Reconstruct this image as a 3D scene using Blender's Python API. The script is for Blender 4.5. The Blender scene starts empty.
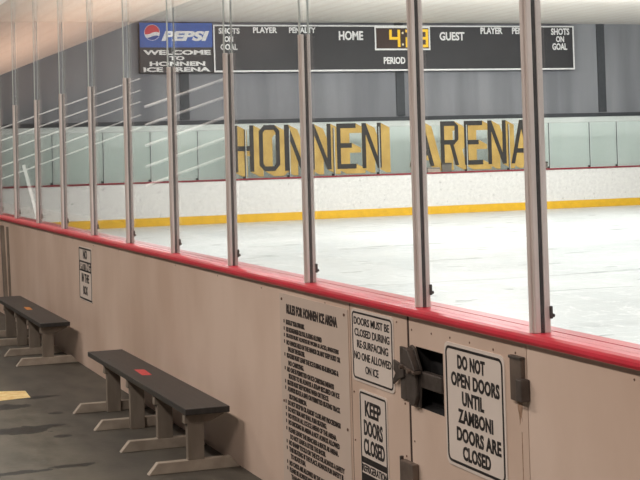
import bpy, bmesh, math, random
from mathutils import Vector, Matrix
random.seed(7)
C = bpy.context.scene.collection
SC = bpy.context.scene

# ------------------------------------------------------------------ materials
def srgb(r, g, b):
    def f(c):
        c /= 255.0
        return c / 12.92 if c <= 0.04045 else ((c + 0.055) / 1.055) ** 2.4
    return (f(r), f(g), f(b), 1.0)

def new_mat(name):
    m = bpy.data.materials.new(name); m.use_nodes = True
    nt = m.node_tree; nt.nodes.clear()
    out = nt.nodes.new('ShaderNodeOutputMaterial')
    return m, nt, out

def mat(name, col, rough=0.5, metal=0.0, var=0.0, scale=8.0, stretch=(1, 1, 1), bump=0.0, col2=None, spec=0.5, detail=4.0):
    """principled surface whose colour wanders a little between col and col2 with noise"""
    m, nt, out = new_mat(name)
    b = nt.nodes.new('ShaderNodeBsdfPrincipled')
    b.inputs['Base Color'].default_value = col
    b.inputs['Roughness'].default_value = rough
    b.inputs['Metallic'].default_value = metal
    b.inputs['Specular IOR Level'].default_value = spec
    nt.links.new(b.outputs[0], out.inputs[0])
    tc = nt.nodes.new('ShaderNodeTexCoord'); mp = nt.nodes.new('ShaderNodeMapping')
    mp.inputs['Scale'].default_value = stretch
    nz = nt.nodes.new('ShaderNodeTexNoise'); nz.inputs['Scale'].default_value = scale; nz.inputs['Detail'].default_value = detail
    nt.links.new(tc.outputs['Object'], mp.inputs[0]); nt.links.new(mp.outputs[0], nz.inputs['Vector'])
    c2 = col2 if col2 else tuple(c * (1 - var) for c in col[:3]) + (1,)
    rp = nt.nodes.new('ShaderNodeValToRGB')
    rp.color_ramp.elements[0].position = 0.35; rp.color_ramp.elements[1].position = 0.65
    rp.color_ramp.elements[0].color = c2; rp.color_ramp.elements[1].color = col
    nt.links.new(nz.outputs[0], rp.inputs[0]); nt.links.new(rp.outputs[0], b.inputs['Base Color'])
    if bump:
        bp = nt.nodes.new('ShaderNodeBump'); bp.inputs['Strength'].default_value = bump; bp.inputs['Distance'].default_value = 0.01
        nt.links.new(nz.outputs[0], bp.inputs['Height']); nt.links.new(bp.outputs[0], b.inputs['Normal'])
    m['bsdf'] = b.name
    return m

def emit(name, col, s):
    m, nt, out = new_mat(name)
    e = nt.nodes.new('ShaderNodeEmission'); e.inputs[0].default_value = col; e.inputs[1].default_value = s
    nt.links.new(e.outputs[0], out.inputs[0]); return m

def math_node(nt, op, a, b=None, c=None):
    n = nt.nodes.new('ShaderNodeMath'); n.operation = op
    for i, v in enumerate((a, b, c)):
        if v is None: continue
        if isinstance(v, (int, float)): n.inputs[i].default_value = v
        else: nt.links.new(v, n.inputs[i])
    return n.outputs[0]

def glass_mat(name, tint, r0=0.04, milky=0.0, milk=(0.8, 0.9, 0.86, 1)):
    """clear sheet: Fresnel (Schlick) mirror over plain see-through"""
    m, nt, out = new_mat(name)
    tr = nt.nodes.new('ShaderNodeBsdfTransparent'); tr.inputs[0].default_value = tint
    gl = nt.nodes.new('ShaderNodeBsdfGlossy'); gl.inputs['Roughness'].default_value = 0.0
    lw = nt.nodes.new('ShaderNodeLayerWeight'); lw.inputs[0].default_value = 0.5
    p = math_node(nt, 'POWER', lw.outputs['Facing'], 5.0)
    fr = math_node(nt, 'MULTIPLY_ADD', p, 1 - r0, r0)
    base = tr.outputs[0]
    if milky > 0:
        df = nt.nodes.new('ShaderNodeBsdfDiffuse'); df.inputs[0].default_value = milk
        mm = nt.nodes.new('ShaderNodeMixShader'); mm.inputs[0].default_value = milky
        nt.links.new(tr.outputs[0], mm.inputs[1]); nt.links.new(df.outputs[0], mm.inputs[2]); base = mm.outputs[0]
    mx = nt.nodes.new('ShaderNodeMixShader')
    nt.links.new(fr, mx.inputs[0]); nt.links.new(base, mx.inputs[1]); nt.links.new(gl.outputs[0], mx.inputs[2])
    nt.links.new(mx.outputs[0], out.inputs[0]); return m

M = {}
M['board'] = mat('beige_board', srgb(220, 198, 182), 0.42, scale=1.5, stretch=(1, 1, .6), col2=srgb(202, 177, 159), detail=7, bump=.02, spec=.35)
M['red'] = mat('red_plastic', srgb(206, 40, 62), 0.3, scale=5, col2=srgb(192, 34, 54))
M['steel'] = mat('brushed_steel', srgb(226, 215, 209), 0.36, metal=.12, scale=40, stretch=(1, 1, .05), col2=srgb(206, 195, 189))
M['gasket'] = mat('black_gasket', srgb(26, 24, 24), 0.6, var=.2)
M['edge'] = mat('polished_glass_edge', srgb(198, 204, 200), 0.3, var=.1)
M['white_board'] = mat('white_board', srgb(236, 235, 230), 0.4, scale=14, col2=srgb(222, 221, 217), detail=12)
M['yellow'] = mat('yellow_kick', srgb(236, 186, 40), 0.45, var=.12, scale=6)
M['far_red'] = mat('dark_red_rail', srgb(150, 40, 52), 0.4, var=.2)
M['grey_wall'] = mat('grey_wall', srgb(148, 150, 154), 0.7, scale=1.6, stretch=(1, 1, .1), col2=srgb(122, 124, 129), detail=6)
M['green_wall'] = mat('pale_green_wall', srgb(234, 240, 236), 0.7, scale=1.5, stretch=(1, 1, .2), col2=srgb(220, 228, 223))
M['dark_trim'] = mat('dark_trim', srgb(66, 70, 74), 0.6, var=.2)
M['black'] = mat('board_black', srgb(46, 46, 48), 0.5, var=.15, scale=2)
M['white'] = mat('white_paint', srgb(240, 240, 238), 0.5, var=.04)
M['blue'] = mat('sign_blue', srgb(36, 88, 176), 0.4, var=.15, scale=1.5)
M['logo_red'] = mat('logo_red', srgb(214, 50, 60), 0.4, var=.08)
M['logo_blue'] = mat('logo_blue', srgb(24, 62, 150), 0.4, var=.08)
M['amber'] = emit('amber_led', srgb(255, 206, 70), 1.3)
M['led_white'] = emit('pale_led', srgb(255, 240, 200), 1.0)
M['clock_face'] = mat('clock_face', srgb(62, 40, 28), 0.5, var=.2)
M['gold'] = mat('gold_paint', srgb(196, 164, 88), 0.6, scale=2.5, col2=srgb(174, 142, 72), detail=6)
M['black_paint'] = mat('black_paint', srgb(44, 42, 38), 0.6, var=.25)
M['sign_white'] = mat('sign_white', srgb(226, 214, 204), 0.4, var=.05, scale=4)
M['plate'] = mat('rules_plate', srgb(208, 190, 176), 0.4, var=.05, scale=3)
M['ink'] = mat('black_ink', srgb(34, 30, 30), 0.5, var=.1)
M['ink_brown'] = mat('faded_ink', srgb(48, 38, 34), 0.6, var=.25, scale=30)
M['iron'] = mat('dark_iron', srgb(88, 80, 75), 0.5, metal=.3, scale=18, col2=srgb(70, 62, 57), bump=.15)
M['galv'] = mat('worn_galvanised', srgb(122, 108, 98), 0.5, metal=.4, scale=14, col2=srgb(98, 86, 78))
M['hollow'] = mat('hollow_black', srgb(22, 20, 20), 0.9, var=.2)
M['rust'] = mat('rust_stain', srgb(176, 146, 124), 0.8, scale=60, col2=srgb(142, 112, 90))
M['seat'] = mat('black_plank', srgb(52, 51, 50), 0.45, scale=9, stretch=(6, .4, 1), col2=srgb(40, 40, 40), bump=.05)
M['bench_grey'] = mat('bench_grey_paint', srgb(134, 124, 112), 0.6, scale=10, stretch=(1, 1, .4), col2=srgb(116, 106, 95))
M['foot'] = mat('bench_foot_paint', srgb(172, 160, 146), 0.6, scale=9, col2=srgb(148, 137, 124))
M['sticker_red'] = mat('red_sticker', srgb(214, 74, 74), 0.5, scale=60, col2=srgb(196, 52, 58))
M['sticker_orange'] = mat('orange_sticker', srgb(226, 150, 70), 0.5, scale=60, col2=srgb(206, 126, 56))
M['tape'] = mat('yellow_floor_tape', srgb(250, 228, 168), 0.6, scale=16, col2=srgb(232, 198, 128))
M['dark_wall'] = mat('charcoal_wall', srgb(64, 64, 68), 0.8, var=.15, scale=1)
M['rail_white'] = mat('white_handrail', srgb(246, 246, 244), 0.4, var=.03)
M['seam'] = mat('seam_rust_brown', srgb(58, 40, 34), 0.8, var=.3, scale=12)  # dark rust-brown filling of the joints between boards
M['grey_box'] = mat('grey_plastic', srgb(104, 100, 92), 0.6, var=.15)
M['grey_pole'] = mat('dull_grey_strip', srgb(112, 100, 94), 0.55, scale=6, stretch=(1, 1, .2), col2=srgb(94, 84, 80))
M['screw'] = mat('screw_head', srgb(120, 92, 76), 0.5, metal=.2, var=.2)
M['glass'] = glass_mat('rink_glass', (0.975, 0.98, 0.982, 1))
M['far_glass'] = glass_mat('far_rink_glass', (0.955, 0.98, 0.97, 1), 0.04, 0.10)

# ceiling: cream sheet with shallow ribs running along the hall
def ceiling_mat():
    m, nt, out = new_mat('cream_ribbed_ceiling')
    b = nt.nodes.new('ShaderNodeBsdfPrincipled'); b.inputs['Roughness'].default_value = .7
    tc = nt.nodes.new('ShaderNodeTexCoord'); sp = nt.nodes.new('ShaderNodeSeparateXYZ')
    nt.links.new(tc.outputs['Object'], sp.inputs[0])
    t = math_node(nt, 'FRACT', math_node(nt, 'MULTIPLY', sp.outputs[0], 1 / .42))
    g = math_node(nt, 'LESS_THAN', t, .16)
    mx = nt.nodes.new('ShaderNodeMix'); mx.data_type = 'RGBA'
    mx.inputs[6].default_value = srgb(236, 230, 222); mx.inputs[7].default_value = srgb(228, 217, 207)
    nt.links.new(g, mx.inputs[0]); nt.links.new(mx.outputs[2], b.inputs['Base Color'])
    nt.links.new(b.outputs[0], out.inputs[0]); return m
M['ceiling'] = ceiling_mat()

def scuffed(m):
    """dark puck marks scattered over a board"""
    nt = m.node_tree; b = nt.nodes[m['bsdf']]; src = b.inputs['Base Color'].links[0].from_socket
    tc = nt.nodes.new('ShaderNodeTexCoord'); nz = nt.nodes.new('ShaderNodeTexNoise'); nz.inputs['Scale'].default_value = 11; nz.inputs['Detail'].default_value = 6
    nt.links.new(tc.outputs['Object'], nz.inputs[0])
    rp = nt.nodes.new('ShaderNodeMapRange'); rp.inputs[1].default_value = .62; rp.inputs[2].default_value = .80; nt.links.new(nz.outputs[0], rp.inputs[0])
    mx = nt.nodes.new('ShaderNodeMix'); mx.data_type = 'RGBA'; mx.inputs[7].default_value = srgb(120, 118, 116)
    nt.links.new(rp.outputs[0], mx.inputs[0]); nt.links.new(src, mx.inputs[6]); nt.links.new(mx.outputs[2], b.inputs['Base Color'])
scuffed(M['white_board'])

def ice_mat():
    m, nt, out = new_mat('scratched_ice')
    b = nt.nodes.new('ShaderNodeBsdfPrincipled'); b.inputs['Roughness'].default_value = .22; b.inputs['Specular IOR Level'].default_value = .18
    tc = nt.nodes.new('ShaderNodeTexCoord')
    def noise(scale, stretch, rot, detail=3.0, dist=0.0):
        mp = nt.nodes.new('ShaderNodeMapping'); mp.inputs['Scale'].default_value = stretch; mp.inputs['Rotation'].default_value = (0, 0, rot)
        nz = nt.nodes.new('ShaderNodeTexNoise'); nz.inputs['Scale'].default_value = scale; nz.inputs['Detail'].default_value = detail
        nz.inputs['Distortion'].default_value = dist
        nt.links.new(tc.outputs['Object'], mp.inputs[0]); nt.links.new(mp.outputs[0], nz.inputs[0]); return nz.outputs[0]
    big = noise(.35, (1, 1, 1), 0.3)
    s1 = noise(1.5, (.5, 1.5, 1), .5, 6, 1.2)
    s2 = noise(1.3, (1.6, .45, 1), .25, 6, 1.4)
    def ridge(v, lo, hi):
        d = math_node(nt, 'ABSOLUTE', math_node(nt, 'SUBTRACT', v, .5))
        mr = nt.nodes.new('ShaderNodeMapRange'); mr.inputs[1].default_value = lo; mr.inputs[2].default_value = hi
        mr.inputs[3].default_value = 1; mr.inputs[4].default_value = 0
        nt.links.new(d, mr.inputs[0]); return mr.outputs[0]
    r = math_node(nt, 'MAXIMUM', ridge(s1, 0, .012), ridge(s2, 0, .010))
    c1 = nt.nodes.new('ShaderNodeValToRGB')
    c1.color_ramp.elements[0].position = .35; c1.color_ramp.elements[1].position = .65
    c1.color_ramp.elements[0].color = srgb(192, 198, 199); c1.color_ramp.elements[1].color = srgb(207, 212, 212)
    nt.links.new(big, c1.inputs[0])
    mx = nt.nodes.new('ShaderNodeMix'); mx.data_type = 'RGBA'; mx.inputs[7].default_value = srgb(240, 242, 242)
    nt.links.new(math_node(nt, 'MULTIPLY', r, .75), mx.inputs[0]); nt.links.new(c1.outputs[0], mx.inputs[6])
    # a few thin grey skate and marking lines with a shape of their own
    sp = nt.nodes.new('ShaderNodeSeparateXYZ'); nt.links.new(tc.outputs['Object'], sp.inputs[0])
    wob = noise(1.2, (1, 1, 1), 0)
    ln = math_node(nt, 'ABSOLUTE', math_node(nt, 'SUBTRACT', math_node(nt, 'ADD', sp.outputs[1], math_node(nt, 'MULTIPLY', wob, .5)), 16.6))
    lm = math_node(nt, 'LESS_THAN', ln, .05)
    m2 = nt.nodes.new('ShaderNodeMix'); m2.data_type = 'RGBA'; m2.inputs[7].default_value = srgb(160, 163, 164)
    nt.links.new(math_node(nt, 'MULTIPLY', lm, .6), m2.inputs[0]); nt.links.new(mx.outputs[2], m2.inputs[6])
    nt.links.new(m2.outputs[2], b.inputs['Base Color'])
    rr = nt.nodes.new('ShaderNodeMapRange'); rr.inputs[3].default_value = .18; rr.inputs[4].default_value = .45
    nt.links.new(s1, rr.inputs[0]); nt.links.new(rr.outputs[0], b.inputs['Roughness'])
    nt.links.new(b.outputs[0], out.inputs[0]); return m
M['ice'] = ice_mat()

def floor_mat():
    m, nt, out = new_mat('rubber_floor')
    b = nt.nodes.new('ShaderNodeBsdfPrincipled'); b.inputs['Specular IOR Level'].default_value = .35
    tc = nt.nodes.new('ShaderNodeTexCoord'); sp = nt.nodes.new('ShaderNodeSeparateXYZ'); nt.links.new(tc.outputs['Object'], sp.inputs[0])
    def nz(scale, stretch, detail=5.0):
        mp = nt.nodes.new('ShaderNodeMapping'); mp.inputs['Scale'].default_value = stretch
        n = nt.nodes.new('ShaderNodeTexNoise'); n.inputs['Scale'].default_value = scale; n.inputs['Detail'].default_value = detail
        nt.links.new(tc.outputs['Object'], mp.inputs[0]); nt.links.new(mp.outputs[0], n.inputs[0]); return n.outputs[0]
    n1, n2, n3 = nz(5, (1.4, .6, 1)), nz(26, (1, 1, 1)), nz(9, (1, 1, 1))
    # rubber is darker along the boards than in the walking lane
    edge = math_node(nt, 'ADD', sp.outputs[0], math_node(nt, 'MULTIPLY', n1, .12))
    mr = nt.nodes.new('ShaderNodeMapRange'); mr.inputs[1].default_value = -.72; mr.inputs[2].default_value = -.58
    nt.links.new(edge, mr.inputs[0])
    ca = nt.nodes.new('ShaderNodeValToRGB'); ca.color_ramp.elements[0].position = .3; ca.color_ramp.elements[1].position = .7
    ca.color_ramp.elements[0].color = srgb(84, 81, 72); ca.color_ramp.elements[1].color = srgb(106, 102, 91)
    cb = nt.nodes.new('ShaderNodeValToRGB'); cb.color_ramp.elements[0].position = .3; cb.color_ramp.elements[1].position = .7
    cb.color_ramp.elements[0].color = srgb(70, 67, 61); cb.color_ramp.elements[1].color = srgb(88, 84, 76)
    nt.links.new(n1, ca.inputs[0]); nt.links.new(n1, cb.inputs[0])
    mx = nt.nodes.new('ShaderNodeMix'); mx.data_type = 'RGBA'
    nt.links.new(mr.outputs[0], mx.inputs[0]); nt.links.new(ca.outputs[0], mx.inputs[6]); nt.links.new(cb.outputs[0], mx.inputs[7])
    # wet patches, each an uneven blot
    wet = None
    for cx, cy, ax, ay in WET:
        u = math_node(nt, 'DIVIDE', math_node(nt, 'SUBTRACT', sp.outputs[0], cx), ax)
        v = math_node(nt, 'DIVIDE', math_node(nt, 'SUBTRACT', sp.outputs[1], cy), ay)
        d = math_node(nt, 'SQRT', math_node(nt, 'ADD', math_node(nt, 'MULTIPLY', u, u), math_node(nt, 'MULTIPLY', v, v)))
        d = math_node(nt, 'ADD', d, math_node(nt, 'MULTIPLY', math_node(nt, 'SUBTRACT', n3, .5), 2.2))
        k = math_node(nt, 'LESS_THAN', d, .95)
        wet = k if wet is None else math_node(nt, 'MAXIMUM', wet, k)
    m2 = nt.nodes.new('ShaderNodeMix'); m2.data_type = 'RGBA'; m2.inputs[7].default_value = srgb(24, 23, 22)
    nt.links.new(math_node(nt, 'MULTIPLY', wet, .85), m2.inputs[0]); nt.links.new(mx.outputs[2], m2.inputs[6])
    nt.links.new(m2.outputs[2], b.inputs['Base Color'])
    ro = math_node(nt, 'MULTIPLY_ADD', wet, -.08, .62); nt.links.new(ro, b.inputs['Roughness'])
    bp = nt.nodes.new('ShaderNodeBump'); bp.inputs['Strength'].default_value = .15; bp.inputs['Distance'].default_value = .01
    nt.links.new(n2, bp.inputs['Height']); nt.links.new(bp.outputs[0], b.inputs['Normal'])
    nt.links.new(b.outputs[0], out.inputs[0]); return m
WET = [(-.87, 9.94, .13, .10), (-.93, 9.05, .22, .12), (-.75, 9.12, .12, .05), (-1.12, 7.85, .16, .05), (-.82, 7.90, .12, .05), (-.63, 10.25, .16, .05), (-.62, 9.55, .05, .05), (-.72, 8.75, .06, .05)]
M['floor'] = floor_mat()

# ------------------------------------------------------------------ geometry helpers (all coordinates are world metres)
class MB:
    def __init__(s): s.bm = bmesh.new()
    def box(s, x0, x1, y0, y1, z0, z1, bevel=0.0):
        t = bmesh.new()
        bmesh.ops.create_cube(t, size=1.0)
        for v in t.verts:
            v.co = Vector(((x0 + x1) / 2 + v.co.x * (x1 - x0), (y0 + y1) / 2 + v.co.y * (y1 - y0), (z0 + z1) / 2 + v.co.z * (z1 - z0)))
        if bevel: bmesh.ops.bevel(t, geom=t.edges[:], offset=bevel, segments=2, affect='EDGES', profile=.5)
        s.add(t); return s
    def add(s, t):
        me = bpy.data.meshes.new('tmp'); t.to_mesh(me); t.free(); s.bm.from_mesh(me); bpy.data.meshes.remove(me)
    def prism(s, pts, axis, a, b, bevel=0.0):
        """closed 2-D outline extruded along an axis: axis 'x' -> pts are (y,z); 'y' -> (x,z); 'z' -> (x,y)"""
        t = bmesh.new()
        def P(p, w): return {'x': (w, p[0], p[1]), 'y': (p[0], w, p[1]), 'z': (p[0], p[1], w)}[axis]
        A = [t.verts.new(P(p, a)) for p in pts]; B = [t.verts.new(P(p, b)) for p in pts]
        n = len(pts); t.faces.new(A); t.faces.new(B[::-1])
        for i in range(n): t.faces.new((A[i], B[i], B[(i + 1) % n], A[(i + 1) % n]))
        bmesh.ops.recalc_face_normals(t, faces=t.faces[:])
        if bevel: bmesh.ops.bevel(t, geom=t.edges[:], offset=bevel, segments=2, affect='EDGES', profile=.5)
        s.add(t); return s
    def tube(s, p, q, r, n=10):
        p, q = Vector(p), Vector(q); d = q - p
        t = bmesh.new(); bmesh.ops.create_cone(t, cap_ends=True, segments=n, radius1=r, radius2=r, depth=d.length)
        mat4 = Matrix.Translation((p + q) / 2) @ d.to_track_quat('Z', 'Y').to_matrix().to_4x4()
        bmesh.ops.transform(t, matrix=mat4, verts=t.verts[:]); s.add(t); return s
    def mesh(s, me, mat4):
        t = bmesh.new(); t.from_mesh(me); bmesh.ops.transform(t, matrix=mat4, verts=t.verts[:]); s.add(t); return s

ORG = {}
def tag(o, label=None, cat=None, group=None, kind=None):
    if label: o['label'] = label
    if cat: o['category'] = cat
    if group: o['group'] = group
    if kind: o['kind'] = kind
    return o
def thing(name, loc, label, cat, group=None):
    o = bpy.data.objects.new(name, None); o.empty_display_size = .1; C.objects.link(o); o.location = loc
    ORG[o.name] = Vector(loc); return tag(o, label, cat, group)
def part(name, mb, m, parent=None, smooth=False, org=None, label=None):
    """links what MB collected as one mesh; under a parent it is placed relative to it, else its origin is org"""
    o_ = ORG[parent.name] if parent else Vector(org or (0, 0, 0))
    bmesh.ops.translate(mb.bm, verts=mb.bm.verts[:], vec=-o_)
    me = bpy.data.meshes.new(name); mb.bm.to_mesh(me); mb.bm.free()
    if smooth:
        for p in me.polygons: p.use_smooth = True
    me.materials.append(m)
    o = bpy.data.objects.new(name, me); C.objects.link(o)
    if parent: o.parent = parent
    else: o.location = o_
    ORG[o.name] = o_
    if label: o['label'] = label
    return o
def struct(name, mb, m, parent=None, org=None):
    o = part(name, mb, m, parent, org=org); o['kind'] = 'structure'; return o
def children_of(o): return [c for c in C.objects if c.parent == o]
def copy_tree(o, delta, label, parent=None):
    c = o.copy(); C.objects.link(c)
    if parent: c.parent = parent
    else: c.location = Vector(o.location) + Vector(delta)
    for ch in children_of(o): copy_tree(ch, delta, None, c)
    if label: c['label'] = label
    return c

# lettering: glyph outlines from the built-in font, fitted to a box, as thin solid mesh
_cache = {}
def glyphs(txt, bold=0.0, shear=0.0, space=1.0):
    k = (txt, bold, shear, space)
    if k in _cache: return _cache[k]
    cu = bpy.data.curves.new('t', 'FONT'); cu.body = txt; cu.resolution_u = 3; cu.offset = bold; cu.shear = shear; cu.space_character = space
    cu.extrude = .01; cu.fill_mode = 'BOTH'
    ob = bpy.data.objects.new('t', cu); C.objects.link(ob); bpy.context.view_layer.update()
    dg = bpy.context.evaluated_depsgraph_get(); me = bpy.data.meshes.new_from_object(ob.evaluated_get(dg))
    bpy.data.objects.remove(ob); bpy.data.curves.remove(cu)
    xs = [v.co.x for v in me.vertices]; ys = [v.co.y for v in me.vertices]
    _cache[k] = (me, min(xs), max(xs), min(ys), max(ys)); return _cache[k]
def write(mb, txt, facing, at, a0, a1, z0, z1, bold=0.012, shear=0.0, thick=.0015, space=1.0):
    """facing '-x': text runs from y=a0 towards smaller y=a1 on plane x=at; facing '-y': from x=a0 to x=a1 on plane y=at"""
    me, x0, x1, y0, y1 = glyphs(txt, bold, shear, space)
    sx = (a1 - a0) / (x1 - x0); sz = (z1 - z0) / (y1 - y0); th = thick / .02
    if facing == '-x':
        m4 = Matrix(((0, 0, -th, at - thick / 2), (sx, 0, 0, a0 - x0 * sx), (0, sz, 0, z0 - y0 * sz), (0, 0, 0, 1)))
    else:
        m4 = Matrix(((sx, 0, 0, a0 - x0 * sx), (0, 0, -th, at - thick / 2), (0, sz, 0, z0 - y0 * sz), (0, 0, 0, 1)))
    mb.mesh(me, m4)
def rrect(a0, a1, b0, b1, r, n=5):
    pts = []
    for cx, cy, s in ((a1 - r, b1 - r, 0), (a0 + r, b1 - r, 90), (a0 + r, b0 + r, 180), (a1 - r, b0 + r, 270)):
        for i in range(n + 1):
            a = math.radians(s + 90 * i / n); pts.append((cx + r * math.cos(a), cy + r * math.sin(a)))
    return pts
def ring(mb, axis, outer, inner, a, b):
    """a frame: closed outline minus an inner outline with as many points"""
    t = bmesh.new(); n = len(outer)
    def P(p, w): return {'x': (w, p[0], p[1]), 'y': (p[0], w, p[1]), 'z': (p[0], p[1], w)}[axis]
    V = [[t.verts.new(P(p, w)) for p in L] for w in (a, b) for L in (outer, inner)]
    for i in range(n):
        j = (i + 1) % n
        t.faces.new((V[0][i], V[0][j], V[1][j], V[1][i])); t.faces.new((V[2][i], V[3][i], V[3][j], V[2][j]))
        t.faces.new((V[0][i], V[2][i], V[2][j], V[0][j])); t.faces.new((V[1][i], V[1][j], V[3][j], V[3][i]))
    bmesh.ops.recalc_face_normals(t, faces=t.faces[:]); mb.add(t)

# ------------------------------------------------------------------ the setting
FX = -.03            # walkway face of the near boards
CEIL = 4.72
YF = 33.0            # far boards
YB = 33.9            # wall behind them
struct('floor', MB().box(-5.7, -.03, -7, 60, -.06, 0), M['floor'])
struct('floor_ice', MB().box(.05, 22.5, -7, YF - .02, -.06, 0), M['ice'])
struct('ceiling', MB().box(-5.9, 22.7, -7.2, 60.2, CEIL, CEIL + .1), M['ceiling'])
struct('wall_back', MB().box(-5.85, -5.7, -7.1, 60.1, 0, CEIL), M['dark_wall'])
struct('wall_behind', MB().box(-5.7, 22.5, -7.2, -7.0, 0, CEIL), M['grey_wall'])
struct('wall_end', MB().box(-5.7, -.03, 60, 60.2, 0, CEIL), M['dark_wall'])
w = struct('wall_far', MB().box(-.2, 22.5, YB, YB + .15, 2.3, CEIL), M['grey_wall'])
struct('wainscot', MB().box(-.2, 22.5, YB, YB + .15, 0, 2.3), M['green_wall'], w)
b = MB()
for xc in (1.3, 6.83, 12.35, 18.08): b.box(xc - .11, xc + .11, YB - .04, YB, 2.42, CEIL)
struct('column', b, M['dark_trim'], w)
struct('dado_rail', MB().box(-.2, 22.5, YB - .03, YB, 2.31, 2.40), M['dark_trim'], w)
struct('wall_side', MB().box(22.5, 22.65, -7, YB + .15, 0, CEIL), M['grey_wall'])

# near boards: long run, the fixed panel with two signs, and the run beyond the gate
ZB = .994
b = MB()
b.box(FX, .05, 5.848, 33, 0, ZB); b.box(FX, .05, 5.246, 5.840, 0, ZB); b.box(FX, .05, -7, 4.283, 0, ZB)
wr = struct('wall_right', b, M['board'])
b = MB()
for i in range(24):
    y = 1.2 + i * .83 + random.uniform(-.05, .05)
    if 4.25 < y < 5.25: continue
    b.tube((FX - .0015, y, ZB - .03 + random.uniform(-.012, .004)), (FX + .01, y, ZB - .03), .004, 8)
for z in (.2, .42, .62, .82):
    b.tube((FX - .003, 5.815, z), (FX + .01, 5.815, z), .004, 8); b.tube((FX - .003, 5.28, z + .03), (FX + .01, 5.28, z + .03), .004, 8)
struct('screw_heads', b, M['screw'], wr)
b = MB(); b.box(FX + .002, .045, 5.839, 5.849, 0, ZB); b.box(FX + .002, .045, 5.224, 5.247, 0, ZB); b.box(FX + .004, .045, 4.281, 4.29, 0, ZB)
struct('seam', b, M['seam'], wr)

# red cap: one rounded profile with a groove near its rink edge
t = bmesh.new(); rows = []
for y, zb in ((33, .989), (16, .988), (8, .990), (3.5, .994), (-7, .994)):
    d = 1.028 - zb
    prof = [(-.050, zb), (-.056, zb + d * .12), (-.059, zb + d * .38), (-.056, zb + d * .66), (-.048, zb + d * .86), (-.034, 1.028), (.050, 1.028), (.052, 1.022), (.056, 1.022), (.058, 1.028), (.112, 1.028), (.122, 1.018), (.122, zb + .01), (.112, zb), (.05, zb), (.0, zb)]
    rows.append([t.verts.new((p[0], y, p[1])) for p in prof])
for A_, B_ in zip(rows, rows[1:]):
    for i in range(len(A_)): t.faces.new((A_[i], A_[(i + 1) % len(A_)], B_[(i + 1) % len(A_)], B_[i]))
t.faces.new(rows[0]); t.faces.new(rows[-1][::-1]); bmesh.ops.recalc_face_normals(t, faces=t.faces[:])
cap = MB(); cap.add(t)
struct('trim_1', cap, M['red'])

# far boards with yellow kick plate and red rail
wf = struct('wall_front', MB().box(-.03, 22.5, YF, YF + .1, .19, .975), M['white_board'])
struct('baseboard_front', MB().box(-.03, 22.5, YF - .012, YF + .1, 0, .19), M['yellow'])
struct('trim_2', MB().box(-.03, 22.5, YF - .03, YF + .13, .975, 1.012, .008), M['far_red'])

# unseen white handrails added across the walkway, mirrored as streaks in the glass
b = MB()
for z in (0, -.21, -.41, -.65, -.87):
    b.tube((-1.2, 26, 2.07 + z), (-3.9, 26, 2.99 + z), .010)
b.tube((-1.81, 26, 1.51), (-2.13, 26, .2), .028)
struct('mirrored_rails_1', b, M['rail_white'])
b = MB()
for z in (0, -.33, -.70, -1.08, -1.42):
    b.tube((-4.05, 26.3, 2.49 + z), (-5.68, 26.3, 3.02 + z), .026)
struct('mirrored_rails_2', b, M['rail_white'])

# ------------------------------------------------------------------ gate in the near boards
G = thing('rink_gate', (.01, 4.76, 0), 'beige gate in the rink boards with an iron latch in a black cut-out', 'gate')
gb = MB()
HY0, HY1, HZ0, HZ1 = 4.925, 5.172, .655, .882
gb.box(FX, .05, 4.288, HY0, 0, ZB); gb.box(FX, .05, HY1, 5.225, 0, ZB)
gb.box(FX, .05, HY0, HY1, 0, HZ0); gb.box(FX, .05, HY0, HY1, HZ1, ZB)
part('gate_panel', gb, M['board'], G)
b = MB().box(.03, .049, HY0, HY1, HZ0, HZ1); b.box(FX + .003, .049, HY1 - .003, HY1, HZ0, HZ1); b.box(FX + .003, .049, HY0, HY0 + .003, HZ0, HZ1); b.box(FX + .003, .049, HY0, HY1, HZ0, HZ0 + .003); b.box(FX + .003, .049, HY0, HY1, HZ1 - .003, HZ1)
part('latch_recess', b, M['hollow'], G, label='black hollow behind the latch')
# latch: plate folded over the seam, tapered hood, slide bar, curved handle
lp = MB().prism([(5.243, .862), (5.225, .862), (5.19, .885), (5.155, .875), (5.105, .80), (5.112, .735), (5.12, .66), (5.175, .655), (5.225, .672), (5.243, .672)], 'x', FX - .012, FX - .001, .002)
lt = part('latch_plate', lp, M['iron'], G)
part('latch_hood', MB().prism([(5.205, .875), (5.16, .87), (5.10, .80), (5.20, .80)], 'x', FX - .040, FX - .012, .004), M['iron'], lt)
part('hood_lip', MB().prism([(5.21, .812), (5.095, .797), (5.095, .786), (5.21, .801)], 'x', FX - .046, FX - .012, .002), M['galv'], lt, label='paler worn lip of the latch hood')
part('latch_handle', MB().prism([(5.20, .79), (5.115, .785), (5.112, .70), (5.135, .665), (5.17, .66), (5.205, .70)], 'x', FX - .028, FX - .012, .005), M['iron'], lt)
part('slide_bar', MB().box(FX - .008, FX + .02, 4.93, 5.14, .735, .795, .004), M['iron'], G)
for y, z in ((5.19, .806), (5.12, .797)): part('bolt_head', MB().tube((FX - .060, y, z), (FX - .046, y, z), .008, 10), M['galv'], lt)
# lower hinge plate and knuckle
hg = part('hinge', MB().box(FX - .028, FX - .001, 5.165, 5.285, .12, .44, .004), M['galv'], G)
part('hinge_pin', MB().tube((FX - .020, 5.285, .14), (FX - .020, 5.285, .452), .008, 12), M['iron'], hg)
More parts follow.
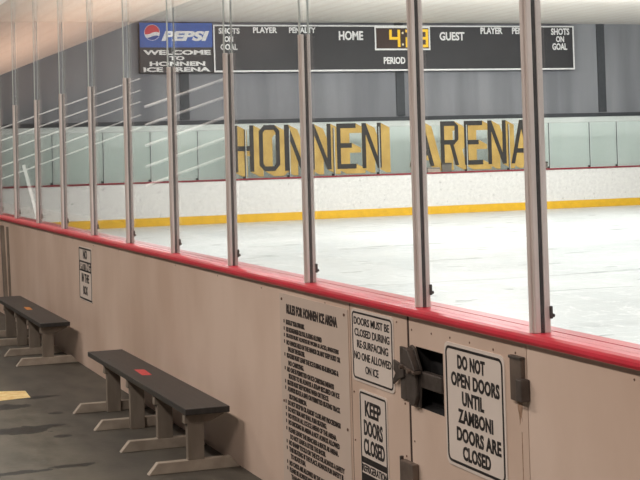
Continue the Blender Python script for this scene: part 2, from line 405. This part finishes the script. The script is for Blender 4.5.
# keeper at the other end with its drip of rust
kp = part('latch_keeper', MB().box(FX - .016, FX - .001, 4.296, 4.376, .800, .938, .003), M['galv'], G)
part('keeper_block', MB().box(FX - .034, FX - .001, 4.264, 4.304, .806, .878, .004), M['iron'], kp)
part('keeper_lip', MB().box(FX - .020, FX - .001, 4.294, 4.378, .936, .946, .002), M['iron'], kp)
b = MB().prism([(4.36, .798), (4.322, .798), (4.322, .775), (4.330, .752), (4.326, .735), (4.335, .752), (4.340, .728), (4.344, .72), (4.346, .748), (4.354, .770)], 'x', FX - .0006, FX + .001)
part('rust_stain', b, M['rust'], G)
b = MB()
for y, z in ((5.2, .94), (5.02, .944), (4.86, .947), (4.70, .947), (4.52, .944), (4.36, .952), (4.36, .16), (5.20, .52)):
    part('screw', MB().tube((FX - .0015, y, z), (FX + .01, y, z), .004, 8), M['screw'], G)
part('panel_seam', MB().box(FX - .0012, FX + .001, 4.330, 4.3325, .0, .70), M['rust'], G, label='thin brown line down the gate')
# strike plate across the seam
SP = thing('strike_plate', (FX, 5.27, .77), 'dark iron strike plate beside the DOORS MUST BE CLOSED sign', 'metal plate')
part('plate', MB().box(FX - .010, FX, 5.246, 5.30, .668, .868, .002), M['iron'], SP)
part('bar_end', MB().prism([(5.345, .812), (5.25, .80), (5.25, .755), (5.30, .742), (5.355, .715), (5.36, .728), (5.325, .762), (5.345, .772)], 'x', FX - .020, FX - .010, .003), M['iron'], SP)

# ------------------------------------------------------------------ signs on the near boards
def wall_sign(name, y0, y1, z0, z1, label, rad, border, ins, bw=.007, face='sign_white'):
    """y0 > y1: left and right edges as one stands before it"""
    t = thing(name, (FX, (y0 + y1) / 2, z0), label, 'sign')
    part('panel', MB().prism(rrect(y1, y0, z0, z1, rad), 'x', FX - .004, FX), M[face], t)
    if border:
        b = MB(); ring(b, 'x', rrect(y1 + ins, y0 - ins, z0 + ins, z1 - ins, rad), rrect(y1 + ins + bw, y0 - ins - bw, z0 + ins + bw, z1 - ins - bw, max(rad - bw, .002)), FX - .0055, FX - .004)
        part('border', b, M['ink'], t)
    return t
TX = FX - .004
t = wall_sign('rules_sign', 6.755, 5.862, .03, .957, 'large plain rules board with rows of fine print', .004, False, 0, face='plate')
b = MB(); write(b, 'RULES FOR HONNEN ICE ARENA', '-x', TX, 6.655, 5.985, .866, .912, .05)
part('heading', b, M['ink_brown'], t)
RULES = [(0, 'SKATE AT YOUR OWN RISK.', .30), (0, 'NO ROUGHNESS OR FOUL PLAYING ALLOWED', .56), (0, 'SKATES MUST ALWAYS BE WORN & LACED, SWEATERS', .80),
         (0, 'NO HANDS HELD IN THE HANDS OR MAY KEEP HURT OR', .82), (1, 'FALLEN THE SKATES.', .27), (0, 'SKATERS MUST LEAVE THE ICE DURING RE-SURFACING &', .79),
         (1, 'NO CARRYING.', .25), (0, 'NO ONE IS PERMITTED ON ICE CARRYING INFANTS', .72), (1, 'SKATES TO BE ALWAYS A STRAP SECURED ON ICE', .77), (0, 'SKATES MUST KEEP MOVING WHEN ON THE ICE.', .64),
         (0, 'ALWAYS SKATE A SAFE ON PERMITTED SKATING TRACK', .80), (1, 'SKATING SESSION.', .28), (0, 'DO NOT STOP IN OR ALMOST CLOSE ANY PROCEEDINGS', .80),
         (0, 'DO NOT RUN ANY SHALL PUSH SKATING.', .60), (0, 'NO PETS IN ALL ICE ICE AREAS OF THE ARENA.', .74), (0, 'NO SMOKING IN ARENA & NOT ALWAYS ALLOWED', .78),
         (0, 'PLEASE LEAVE THE BENCHES & SEATS AS ARENA.', .76), (1, 'DO NOT LEAVE & LITTER THE SHOES.', .55), (0, 'NO SHARP TOOLS ON THE ICE OR ALWAYS A SAFETY', .84),
         (0, 'THIS SKATING IS THE PLACE ALWAYS FUN SAFETY IS', .82), (1, 'TO SKATE FUN.', .24), (0, 'NO CARTS ARE ALLOWED IN THE ARENA.', .60), (0, 'PLEASE BE ALWAYS WITH YOUR CHILDREN', .64), (1, 'THANK YOU.', .25)]
b = MB(); z = .838
for i, (ind, s, wd) in enumerate(RULES):
    y0 = 6.665 - ind * .02
    write(b, s, '-x', TX, y0, y0 - wd * .86, z - .0235, z, .045)
    if not ind: b.box(TX - .0012, TX, 6.688, 6.700, z - .018, z - .002)
    z -= .0305 if i % 5 else .034
part('lettering', b, M['ink_brown'], t)
for y, zz in ((6.72, .93), (5.90, .93), (6.72, .45), (5.89, .45)): part('screw', MB().tube((FX - .008, y, zz), (FX - .003, y, zz), .006, 8), M['screw'], t)

t = wall_sign('door_notice', 5.818, 5.374, .672, .972 - .004, 'sign reading DOORS MUST BE CLOSED DURING RE-SURFACING', .022, True, .010)
b = MB()
for s, a0, a1, z0, z1 in (('DOORS MUST BE', 5.788, 5.412, .905, .937), ('CLOSED DURING', 5.782, 5.412, .858, .890), ('RE-SURFACING', 5.757, 5.428, .811, .843), ('NO ONE ALLOWED', 5.792, 5.398, .762, .794), ('ON ICE', 5.672, 5.535, .712, .744)):
    write(b, s, '-x', TX, a0, a1, z0, z1, .014)
part('lettering', b, M['ink'], t)

t = wall_sign('keep_closed_sign', 5.752, 5.458, .22, .642, 'tall sign reading KEEP DOORS CLOSED above a black band', .014, True, .008)
b = MB()
for s, a0, a1, z0, z1 in (('KEEP', 5.690, 5.522, .538, .602), ('DOORS', 5.706, 5.508, .460, .524), ('CLOSED', 5.712, 5.492, .384, .448)):
    write(b, s, '-x', TX, a0, a1, z0, z1, .028)
part('lettering', b, M['ink'], t)
part('black_band', MB().box(TX - .001, TX, 5.466, 5.744, .345, .37), M['ink'], t)
b = MB().box(TX - .001, TX, 5.466, 5.744, .228, .303)
part('black_band', b, M['ink'], t)
b = MB(); write(b, 'REFRIGERATION', '-x', TX, 5.735, 5.475, .310, .340, .012); part('small_lettering', b, M['ink'], t)

t = wall_sign('gate_notice', 4.905, 4.437, .497, .932, 'sign on the gate reading DO NOT OPEN DOORS UNTIL', .028, True, .012, .009)
b = MB()
for s, a0, a1, z0, z1 in (('DO NOT', 4.795, 4.580, .846, .896), ('OPEN DOORS', 4.850, 4.475, .782, .832), ('UNTIL', 4.765, 4.595, .720, .770), ('ZAMBONI', 4.800, 4.530, .657, .707), ('DOORS ARE', 4.815, 4.475, .592, .642), ('CLOSED', 4.770, 4.555, .530, .580)):
    write(b, s, '-x', TX, a0, a1, z0, z1, .036, space=1.06)
part('lettering', b, M['ink'], t)

t = wall_sign('no_spitting_sign', 11.70, 11.215, .513, .928, 'small square sign reading NO SPITTING IN THE BOX', .01, True, .008, .012)
for q, a0, a1, z0, z1 in (('NO', 11.53, 11.38, .835, .905), ('IN THE', 11.60, 11.32, .655, .722), ('BOX', 11.545, 11.375, .560, .627)):
    b = MB(); write(b, q, '-x', TX, a0, a1, z0, z1, .03); part('lettering', b, M['ink'], t)
part('black_band', MB().box(TX - .001, TX, 11.227, 11.688, .738, .818), M['ink'], t)
b = MB(); write(b, 'SPITTING', '-x', TX - .001, 11.66, 11.255, .750, .806, .012); part('pale_lettering', b, M['sign_white'], t)

# ------------------------------------------------------------------ posts and panes on the near boards
POSTS = [16.18, 15.02, 13.72, 12.46, 11.24, 10.03, 8.82, 7.615, 6.405, 5.157, 4.245]
Z0, PANE_TOP = 1.028, 3.25
def make_post(y, top, label, wy=.019, dx=.014):
    t = thing('glass_post', (0, y, Z0), label, 'post', 'steel posts along the near boards')
    b = MB().box(-dx - .008, -.007, y - wy, y + wy, Z0, top, .003)
    b.box(-dx - .014, -dx - .006, y - wy * .45, y + wy * .45, Z0, top, .002)
    part('channel', b, M['steel'], t)
    part('back_channel', MB().box(.007, dx + .009, y - wy, y + wy, Z0, top, .002), M['steel'], t)
    part('gasket', MB().box(-.007, .007, y - wy + .003, y + wy - .003, Z0, top - .002), M['gasket'], t)
    cl = part('base_clip', MB().box(dx + .004, dx + .015, y - wy - .006, y - wy, Z0 + .045, Z0 + .085, .002), M['gasket'], t)
    part('clip_stud', MB().tube((dx + .015, y - wy - .003, Z0 + .055), (dx + .020, y - wy - .003, Z0 + .055), .006, 8), M['gasket'], cl)
    if top < 2.4:
        for xx in (-.021, .021): part('joint_strip', MB().box(xx - .003, xx + .003, y - .006, y + .006, top, PANE_TOP), M['edge'], t)
    return t
PL = ['leftmost steel glass post, cut off by the frame edge', 'steel post second from the left end of the near glass', 'steel post third from the left end of the near glass',
      'steel post fourth from the left, above the left bench', 'steel post fifth from the left, right of the no spitting sign', 'steel post just left of the welcome sign',
      'steel post rising in front of the welcome sign', 'steel post covering the left stroke of the big letter H', 'steel post between the first two big letters N',
      'steel post standing over the gate latch, crossing the lit clock', 'thick steel post at the right end of the big lettering']
first = make_post(POSTS[1], 2.16, PL[1])
for i, y in enumerate(POSTS):
    if i == 1: continue
    if i < 9: copy_tree(first, (0, y - POSTS[1], 0), PL[i])
make_post(POSTS[9], 2.75, PL[9], .020, .015)
make_post(POSTS[10], 2.75, PL[10], .023, .019)

YP = [17.4] + POSTS + [3.03]
NL = ['clear glass pane at the far left end, beyond the leftmost post', 'clear glass pane between the leftmost two posts', 'clear glass pane between the second and third posts from the left', 'clear glass pane between the third and fourth posts from the left',
      'clear glass pane above the no spitting sign', 'clear glass pane above the left end of the front bench, left of the welcome sign', 'clear glass pane before the left part of the welcome sign',
      'clear glass pane between the welcome sign post and the letter H', 'clear glass pane before the first O and N of the big lettering', 'clear glass pane above the rules board, before HOME on the scoreboard',
      'clear glass pane above the gate, before the second big word', 'clear glass pane at the right edge, over the wide end of the red cap']
for i in range(len(YP) - 1):
    y1, y0 = YP[i] - (.0235 if i == 11 else .0205), YP[i + 1] + (.0235 if i == 10 else .0205)
    t = thing('clear_glass_panel', (0, (y0 + y1) / 2, Z0), NL[i], 'glass', 'clear panes along the near boards')
    part('sheet', MB().box(-.006, .006, y0, y1, Z0, PANE_TOP), M['glass'], t)

# ------------------------------------------------------------------ far glass, lettering, scoreboard
JX = [2.42, 3.555, 4.693, 5.78, 6.889, 8.023, 9.102, 10.222, 11.375, 12.509, 13.701, 14.865, 15.996, 17.157, 17.95, 19.1]
FL = ['far glass panel at the left edge of the photo', 'far glass panel second from the left edge', 'far glass panel below and left of the welcome sign', 'far glass panel right below the welcome sign',
      'far glass panel carrying the left stroke of the big H', 'far glass panel carrying the big letter O', 'far glass panel carrying the first two big letters N', 'far glass panel carrying the E and last N of the first word',
      'far glass panel in the gap between the two big words', 'far glass panel carrying the big letters A and R', 'far glass panel carrying the E and N of the second word', 'far glass panel carrying the last big letter A',
      'first plain far glass panel right of the lettering', 'narrow far glass panel right of the lettering', 'far glass panel at the right edge of the photo']
for i in range(15):
    x0, x1 = JX[i] + .012, JX[i + 1] - .012
    t = thing('far_glass_panel', ((x0 + x1) / 2, YF + .04, 1.012), FL[i], 'glass', 'glass panels on the far boards')
    part('sheet', MB().box(x0, x1, YF + .036, YF + .048, 1.012, 2.14), M['far_glass'], t)
    part('top_edge', MB().box(x0, x1, YF + .033, YF + .049, 2.14, 2.16), M['edge'], t)
    for xx, em_ in ((x0, 'edge'), (x1, 'dark_trim')): part('side_edge', MB().box(xx - .008, xx + .008, YF + .010, YF + .018, 1.012, 2.15), M[em_], t)
    part('clip', MB().box(x1 - .06, x1 - .008, YF + .008, YF + .018, 1.012, 1.06), M['gasket'], t)

LT = thing('painted_lettering', (11.8, YF + .03, 1.14), 'big black and gold two-word lettering painted across the far glass', 'lettering')
def hull(P):
    P = sorted(set(P))
    def half(Q):
        h = []
        for p in Q:
            while len(h) > 1 and (h[-1][0] - h[-2][0]) * (p[1] - h[-2][1]) - (h[-1][1] - h[-2][1]) * (p[0] - h[-2][0]) <= 0: h.pop()
            h.append(p)
        return h[:-1]
    return half(P) + half(P[::-1])
def strokes(ch, w, T):
    """convex strokes of a block letter in a box w wide, 1 high; T = stroke width, H = stroke height"""
    H = .105
    v = lambda x: [(x, 0), (x + T, 0), (x + T, 1), (x, 1)]
    h = lambda z, a=0, b=None: [(a, z), (w if b is None else b, z), (w if b is None else b, z + H), (a, z + H)]
    if ch == 'H': return [v(0), v(w - T), h(.45)]
    if ch == 'E': return [v(0), h(0), h(1 - H), h(.46, 0, w * .78)]
    if ch == 'N': return [v(0), v(w - T), [(0, 1), (T * 1.05, 1), (w, 0), (w - T * 1.05, 0)]]
    if ch == 'A': return [[(0, 0), (T * 1.05, 0), (w / 2 + T * .5, 1), (w / 2 - T * .5, 1)], [(w - T * 1.05, 0), (w, 0), (w / 2 + T * .5, 1), (w / 2 - T * .5, 1)], h(.24, w * .2, w * .8)]
    if ch == 'R': return [v(0), h(1 - H, 0, w - .1), h(.47, 0, w - .1), [(w - T, .56), (w, .62), (w, .9), (w - T, .96)], [(w - T, .96), (w - .12, 1), (w, .9), (w - T, .86)], [(w - T, .6), (w - .12, .47), (w, .58), (w, .66)], [(w * .5, .5), (w * .5 + T, .5), (w, 0), (w - T, 0)]]
    if ch == 'O':
        c = .13
        return [[(0, c), (T, c + .04), (T, 1 - c - .04), (0, 1 - c)], [(w - T, c + .04), (w, c), (w, 1 - c), (w - T, 1 - c - .04)], [(c, 1), (w - c, 1), (w - c - .02, 1 - H), (c + .02, 1 - H)], [(c, 0), (w - c, 0), (w - c - .02, H), (c + .02, H)],
                [(0, 1 - c), (c, 1), (c + .02, 1 - H), (T, 1 - c - .04)], [(w, 1 - c), (w - c, 1), (w - c - .02, 1 - H), (w - T, 1 - c - .04)], [(0, c), (c, 0), (c + .02, H), (T, c + .04)], [(w, c), (w - c, 0), (w - c - .02, H), (w - T, c + .04)]]
ZL0, ZL1 = 1.165, 2.245
for ch, x0, x1 in (('H', 7.74, 8.23), ('O', 8.36, 8.87), ('N', 8.985, 9.49), ('N', 9.63, 10.15), ('E', 10.30, 10.79), ('N', 10.945, 11.44), ('A', 12.17, 12.825), ('R', 13.01, 13.49), ('E', 13.65, 14.145), ('N', 14.29, 14.79), ('A', 14.92, 15.52)):
    S = strokes(ch, x1 - x0, .098); hz = ZL1 - ZL0
    bg, bk = MB(), MB()
    for j, poly in enumerate(S):
        e_ = .0006 * j
        P = [(x0 + a, ZL0 + c * hz) for a, c in poly]
        bg.prism(hull(P + [(a + .23, c - .12) for a, c in P]), 'y', YF + .0265 + e_, YF + .0345)
        bk.prism(hull(P), 'y', YF + .0195 + e_, YF + .026)
    lt = part('letter', bk, M['black_paint'], LT); part('letter_shadow', bg, M['gold'], lt, label='gold block shading of a letter')

# things left on the far rail
for nm, x0, x1, z1, mt, lb in (('equipment_box', 13.0, 13.27, 1.23, 'grey_box', 'small grey box on the far rail below the letter R'), ('canvas_bag', 12.62, 12.95, 1.13, 'foot', 'low pale bag on the far rail below the first big letter A'), ('puck_bucket', 15.74, 15.915, 1.19, 'grey_box', 'dark little bucket on the far rail right of the lettering')):
    t = thing(nm, ((x0 + x1) / 2, YF - .0, 1.012), lb, nm.split('_')[1])
    part('body', MB().prism([(x0 + .01, 1.012), (x1 - .01, 1.012), (x1, z1 - .02), (x1 - .015, z1), (x0 + .015, z1), (x0, z1 - .02)], 'y', YF - .025, YF + .018, .006), M[mt], t)
    part('lid', MB().box(x0 - .004, x1 + .004, YF - .027, YF + .019, z1 - .035, z1 - .01, .003), M['gasket' if mt == 'grey_box' else 'grey_box'], t)

YS = 33.70                                                     # face of the boards hung on the far wall
A0, A1, B0, B1 = 7.514, 17.185, 3.525, 4.646
SBD = thing('scoreboard', ((A0 + A1) / 2, YS, B0), 'long black scoreboard on the far wall with a lit amber clock', 'scoreboard')
part('cabinet', MB().box(A0, A1, YS, YB - .005, B0, B1, .01), M['black'], SBD)
fr = MB(); ring(fr, 'y', [(A0, B0), (A1, B0), (A1, B1), (A0, B1)], [(A0 + .035, B0 + .04), (A1 - .035, B0 + .04), (A1 - .035, B1 - .03), (A0 + .035, B1 - .03)], YS - .012, YS)
part('frame', fr, M['white'], SBD)
for s_, x0, x1, z0, z1 in (('SHOTS', 7.647, 8.166, 4.435, 4.572), ('ON', 7.790, 8.000, 4.240, 4.378), ('GOAL', 7.687, 8.106, 4.050, 4.193), ('PLAYER', 8.502, 9.105, 4.455, 4.592), ('PENALTY', 9.409, 10.088, 4.457, 4.594), ('HOME', 10.687, 11.322, 4.283, 4.508), ('PERIOD', 11.854, 12.427, 3.695, 3.868), ('GUEST', 13.378, 14.062, 4.275, 4.488),
                           ('PLAYER', 14.518, 15.132, 4.440, 4.605), ('PENALTY', 15.408, 16.153, 4.441, 4.607), ('SHOTS', 16.528, 17.060, 4.417, 4.590), ('ON', 16.667, 16.900, 4.231, 4.386), ('GOAL', 16.552, 16.981, 4.030, 4.205)):
    b = MB(); write(b, s_, '-y', YS, x0, x1, z0, z1, .03, thick=.006); part('lettering', b, M['white'], SBD)
cx0, cx1, cz0, cz1 = 11.624, 13.111, 4.035, 4.622
ck = part('clock', MB().box(cx0, cx1, YS - .008, YS, cz0, cz1), M['clock_face'], SBD)
fr = MB(); ring(fr, 'y', [(cx0, cz0), (cx1, cz0), (cx1, cz1), (cx0, cz1)], [(cx0 + .035, cz0 + .04), (cx1 - .035, cz0 + .04), (cx1 - .035, cz1 - .04), (cx0 + .035, cz1 - .04)], YS - .02, YS - .008)
part('clock_frame', fr, M['white'], ck)
SEG = {'4': 'fgbc', '2': 'abged', '8': 'abcdefg'}
for d, X0, X1, Z_0, Z_1 in (('4', 12.015, 12.304, 4.115, 4.540), ('2', 12.452, 12.736, 4.105, 4.541), ('8', 12.804, 13.060, 4.105, 4.555)):
    T = .066; zm = (Z_0 + Z_1) / 2; b = MB()
    S = {'a': (X0, X1, Z_1 - T, Z_1), 'g': (X0, X1, zm - T / 2, zm + T / 2), 'd': (X0, X1, Z_0, Z_0 + T), 'f': (X0, X0 + T, zm, Z_1), 'b': (X1 - T, X1, zm, Z_1), 'e': (X0, X0 + T, Z_0, zm), 'c': (X1 - T, X1, Z_0, zm)}
    for q in SEG[d]: b.box(S[q][0], S[q][1], YS - .016, YS - .008, S[q][2], S[q][3])
    part('digit', b, M['amber'], ck)
for zc in (4.461, 4.176): part('colon_dot', MB().box(12.352, 12.396, YS - .016, YS - .008, zc - .024, zc + .024), M['led_white'], ck)

# welcome sign to the left of the scoreboard
W0, W1, WB, WT = 5.745, 7.494, 3.517, 4.690
WS = thing('welcome_sign', ((W0 + W1) / 2, YS, WB), 'blue and black WELCOME sign left of the scoreboard', 'sign')
part('panel', MB().box(W0, W1, YS + .01, YB - .005, WB, WT, .008), M['black'], WS)
part('blue_field', MB().box(W0, W1, YS + .004, YS + .012, 4.114, WT), M['blue'], WS)
b = MB(); write(b, 'PEPSI', '-y', YS + .004, 6.263, 7.416, 4.264, 4.499, .05, shear=.25, thick=.006)
part('brand_lettering', b, M['white'], WS)
# round emblem: three bands between two waves
gc, gr = (6.04, 4.462), .178
def wave(x, off): return gc[1] + off * gr + .16 * gr * math.sin((x - gc[0]) / gr * 2.4 + .3)
def band(lo, hi, n=22):
    up, dn = [], []
    for i in range(n + 1):
        x = gc[0] - gr * .995 + 1.99 * gr * i / n; c = math.sqrt(max(gr * gr - (x - gc[0]) ** 2, 0))
        t_ = gc[1] + c if hi is None else max(gc[1] - c, min(gc[1] + c, wave(x, hi))); l_ = gc[1] - c if lo is None else max(gc[1] - c, min(gc[1] + c, wave(x, lo)))
        up.append((x, max(t_, l_) + 1e-5)); dn.append((x, l_))
    return up + dn[::-1]
em = part('emblem', MB().prism([(gc[0] + gr * 1.05 * math.cos(a * math.pi / 16), gc[1] + gr * 1.05 * math.sin(a * math.pi / 16)) for a in range(32)], 'y', YS - .001, YS + .004), M['white'], WS)
part('upper_band', MB().prism(band(-.1, None), 'y', YS - .005, YS), M['logo_red'], em); part('lower_band', MB().prism(band(None, -.55), 'y', YS - .005, YS), M['logo_blue'], em)
for q, x0, x1, z0, z1 in (('WELCOME', 5.826, 7.445, 3.941, 4.053), ('TO', 6.442, 6.803, 3.814, 3.910), ('HONNEN', 5.969, 7.302, 3.679, 3.784), ('ICE ARENA', 5.819, 7.425, 3.545, 3.651)):
    b = MB(); write(b, q, '-y', YS + .01, x0, x1, z0, z1, .04, thick=.006); part('welcome_lettering', b, M['white'], WS)

# ------------------------------------------------------------------ benches
def make_bench(y0, label, sticker):
    t = thing('bench', (-.22, y0 + 1.25, 0), label, 'bench', 'low black topped benches along the boards')
    x0, x1, zt = -.340, -.105, .33
    part('seat', MB().box(x0, x1, y0, y0 + 2.5, zt - .032, zt, .004), M['seat'], t)
    for i, fy in enumerate((.07, .71, 1.42, 2.07)):
        y = y0 + fy
        part('foot', MB().prism([(-.522, 0), (-.035, 0), (-.085, .058), (-.472, .058)], 'y', y, y + .045, .003), M['foot'], t)
        lz = .058 if i < 2 else .0
        ly = y if i < 2 else y - .045
        part('leg', MB().box(-.313, -.226, ly, ly + .044, lz, zt - .085, .003), M['bench_grey'], t)
        part('cleat', MB().prism([(x0 + .012, zt - .033), (x1 - .012, zt - .033), (x1 - .012, zt - .05), (-.20, zt - .086), (-.33, zt - .086), (x0 + .012, zt - .05)], 'y', ly, ly + .044, .003), M['bench_grey'], t)
    for i, fy in enumerate((.09, .73, 1.40, 2.05)):
        for xx in (-.29, -.16): part('screw', MB().tube((xx, y0 + fy, zt - .002), (xx, y0 + fy, zt + .001), .007, 8), M['galv'], t)
    return t
def sticker(bench, y, x0, x1, m):
    b = MB().prism([(x0, y - .12), (x1 - .012, y - .14), (x1, y + .10), (x0 + .01, y + .13)], 'z', .3298, .331); part('sticker', b, m, bench)
B1_ = make_bench(7.39, 'black topped bench in front, with a red sticker on its seat', 0)
B2_ = copy_tree(B1_, (0, 4.36, 0), 'black topped bench behind, cut by the left edge, orange sticker')
ORG[B2_.name] = ORG[B1_.name] + Vector((0, 4.36, 0))
sticker(B1_, 8.78, -.262, -.196, M['sticker_red']); sticker(B2_, 13.0, -.262, -.205, M['sticker_orange'])

# yellow tape on the walkway, dull strips against the end of the boards
t = thing('floor_tape', (-.76, 10.42, 0), 'short yellow tape mark on the dark floor left of the benches', 'tape')
part('strip', MB().prism([(-.98, 10.20), (-.665, 10.26), (-.652, 10.56), (-.98, 10.70)], 'z', 0, .0015), M['tape'], t)
for (ya, yb, xb, wd), lb in zip(((15.75, 15.52, -.10, .10), (15.45, 15.30, -.07, .06)), ('wide dull grey strip leaning on the boards at the left edge', 'narrow dull grey strip leaning beside the wide one')):
    b = MB().prism([(yb, 0), (yb + wd, 0), (ya + wd, .93), (ya, .93)], 'x', -.045 if wd < .1 else -.06, -.031, .003)
    t = thing('leaning_strip', (-.05, yb, 0), lb, 'strip'); part('strip_body', b, M['grey_pole'], t)
    part('strip_edge', MB().prism([(yb - .012, 0), (yb, 0), (ya, .93), (ya - .012, .93)], 'x', -.05 if wd < .1 else -.065, -.031), M['bench_grey'], t)

# ------------------------------------------------------------------ lights
def area(name, loc, sx, sy, watts, col, rot=(0, 0, 0)):
    l = bpy.data.lights.new(name, 'AREA'); l.shape = 'RECTANGLE'; l.size = sx; l.size_y = sy; l.energy = watts; l.color = col
    o = bpy.data.objects.new(name, l); C.objects.link(o); o.location = loc; o.rotation_euler = rot; return o
for j in range(4):
    for i in range(3):
        area('rink_lamp', (3.5 + i * 6.2, 1.5 + j * 7.6, CEIL - .12), 1.2, 4.5, (205, 200, 230, 385)[j], (1, .985, .96))
area('far_wall_fill', (11, 27.6, CEIL - .12), 16, .5, 500, (1, .985, .96), (math.radians(48), 0, 0))  # unseen tilted fill, added to brighten the far boards and wall
for j in range(3): area('walkway_lamp', (-3.9, 2 + j * 6.0, CEIL - .12), .5, 2.6, (235, 190, 170)[j], (1, .895, .82))
area('ceiling_fill', (-4.2, 40, 3.2), 1.4, 34, 500, (1, .66, .48), (math.pi, 0, 0))  # unseen warm fill, added to brighten the ceiling mirrored in the glass
area('rail_fill', (-3.4, 24.2, CEIL - .12), 3, .4, 90, (1, .97, .93), (math.radians(28), 0, 0))  # unseen fill, added so the mirrored handrails come out bright
W = bpy.data.worlds.new('hall_air'); SC.world = W; W.use_nodes = True
W.node_tree.nodes['Background'].inputs[0].default_value = (.8, .82, .85, 1); W.node_tree.nodes['Background'].inputs[1].default_value = .15

# ------------------------------------------------------------------ camera
F, YAW, PITCH, ROLL, CY = 1487.645, .353911, -.033886, -.027225, 99.43
f = Vector((math.sin(YAW) * math.cos(PITCH), math.cos(YAW) * math.cos(PITCH), -math.sin(PITCH)))
r = Vector((math.cos(YAW), -math.sin(YAW), 0)); u = r.cross(f)
c_, s_ = math.cos(ROLL), math.sin(ROLL)
r, u = c_ * r + s_ * u, -s_ * r + c_ * u
cam = bpy.data.cameras.new('camera'); co = bpy.data.objects.new('camera', cam); C.objects.link(co)
cam.sensor_width = 36; cam.sensor_fit = 'HORIZONTAL'; cam.lens = F * 36 / 640; cam.shift_y = -(240 - CY) / 640
cam.clip_start = .05; cam.clip_end = 200
m4 = Matrix((( r.x, u.x, -f.x), (r.y, u.y, -f.y), (r.z, u.z, -f.z))).to_4x4(); m4.translation = Vector((-2.2961, 0, 1.63026))
co.matrix_world = m4
SC.camera = co
SC.view_settings.view_transform = 'Standard'; SC.view_settings.look = 'None'
SC.view_settings.gamma = 1; SC.view_settings.use_curve_mapping = False; SC.view_settings.exposure = 0.0
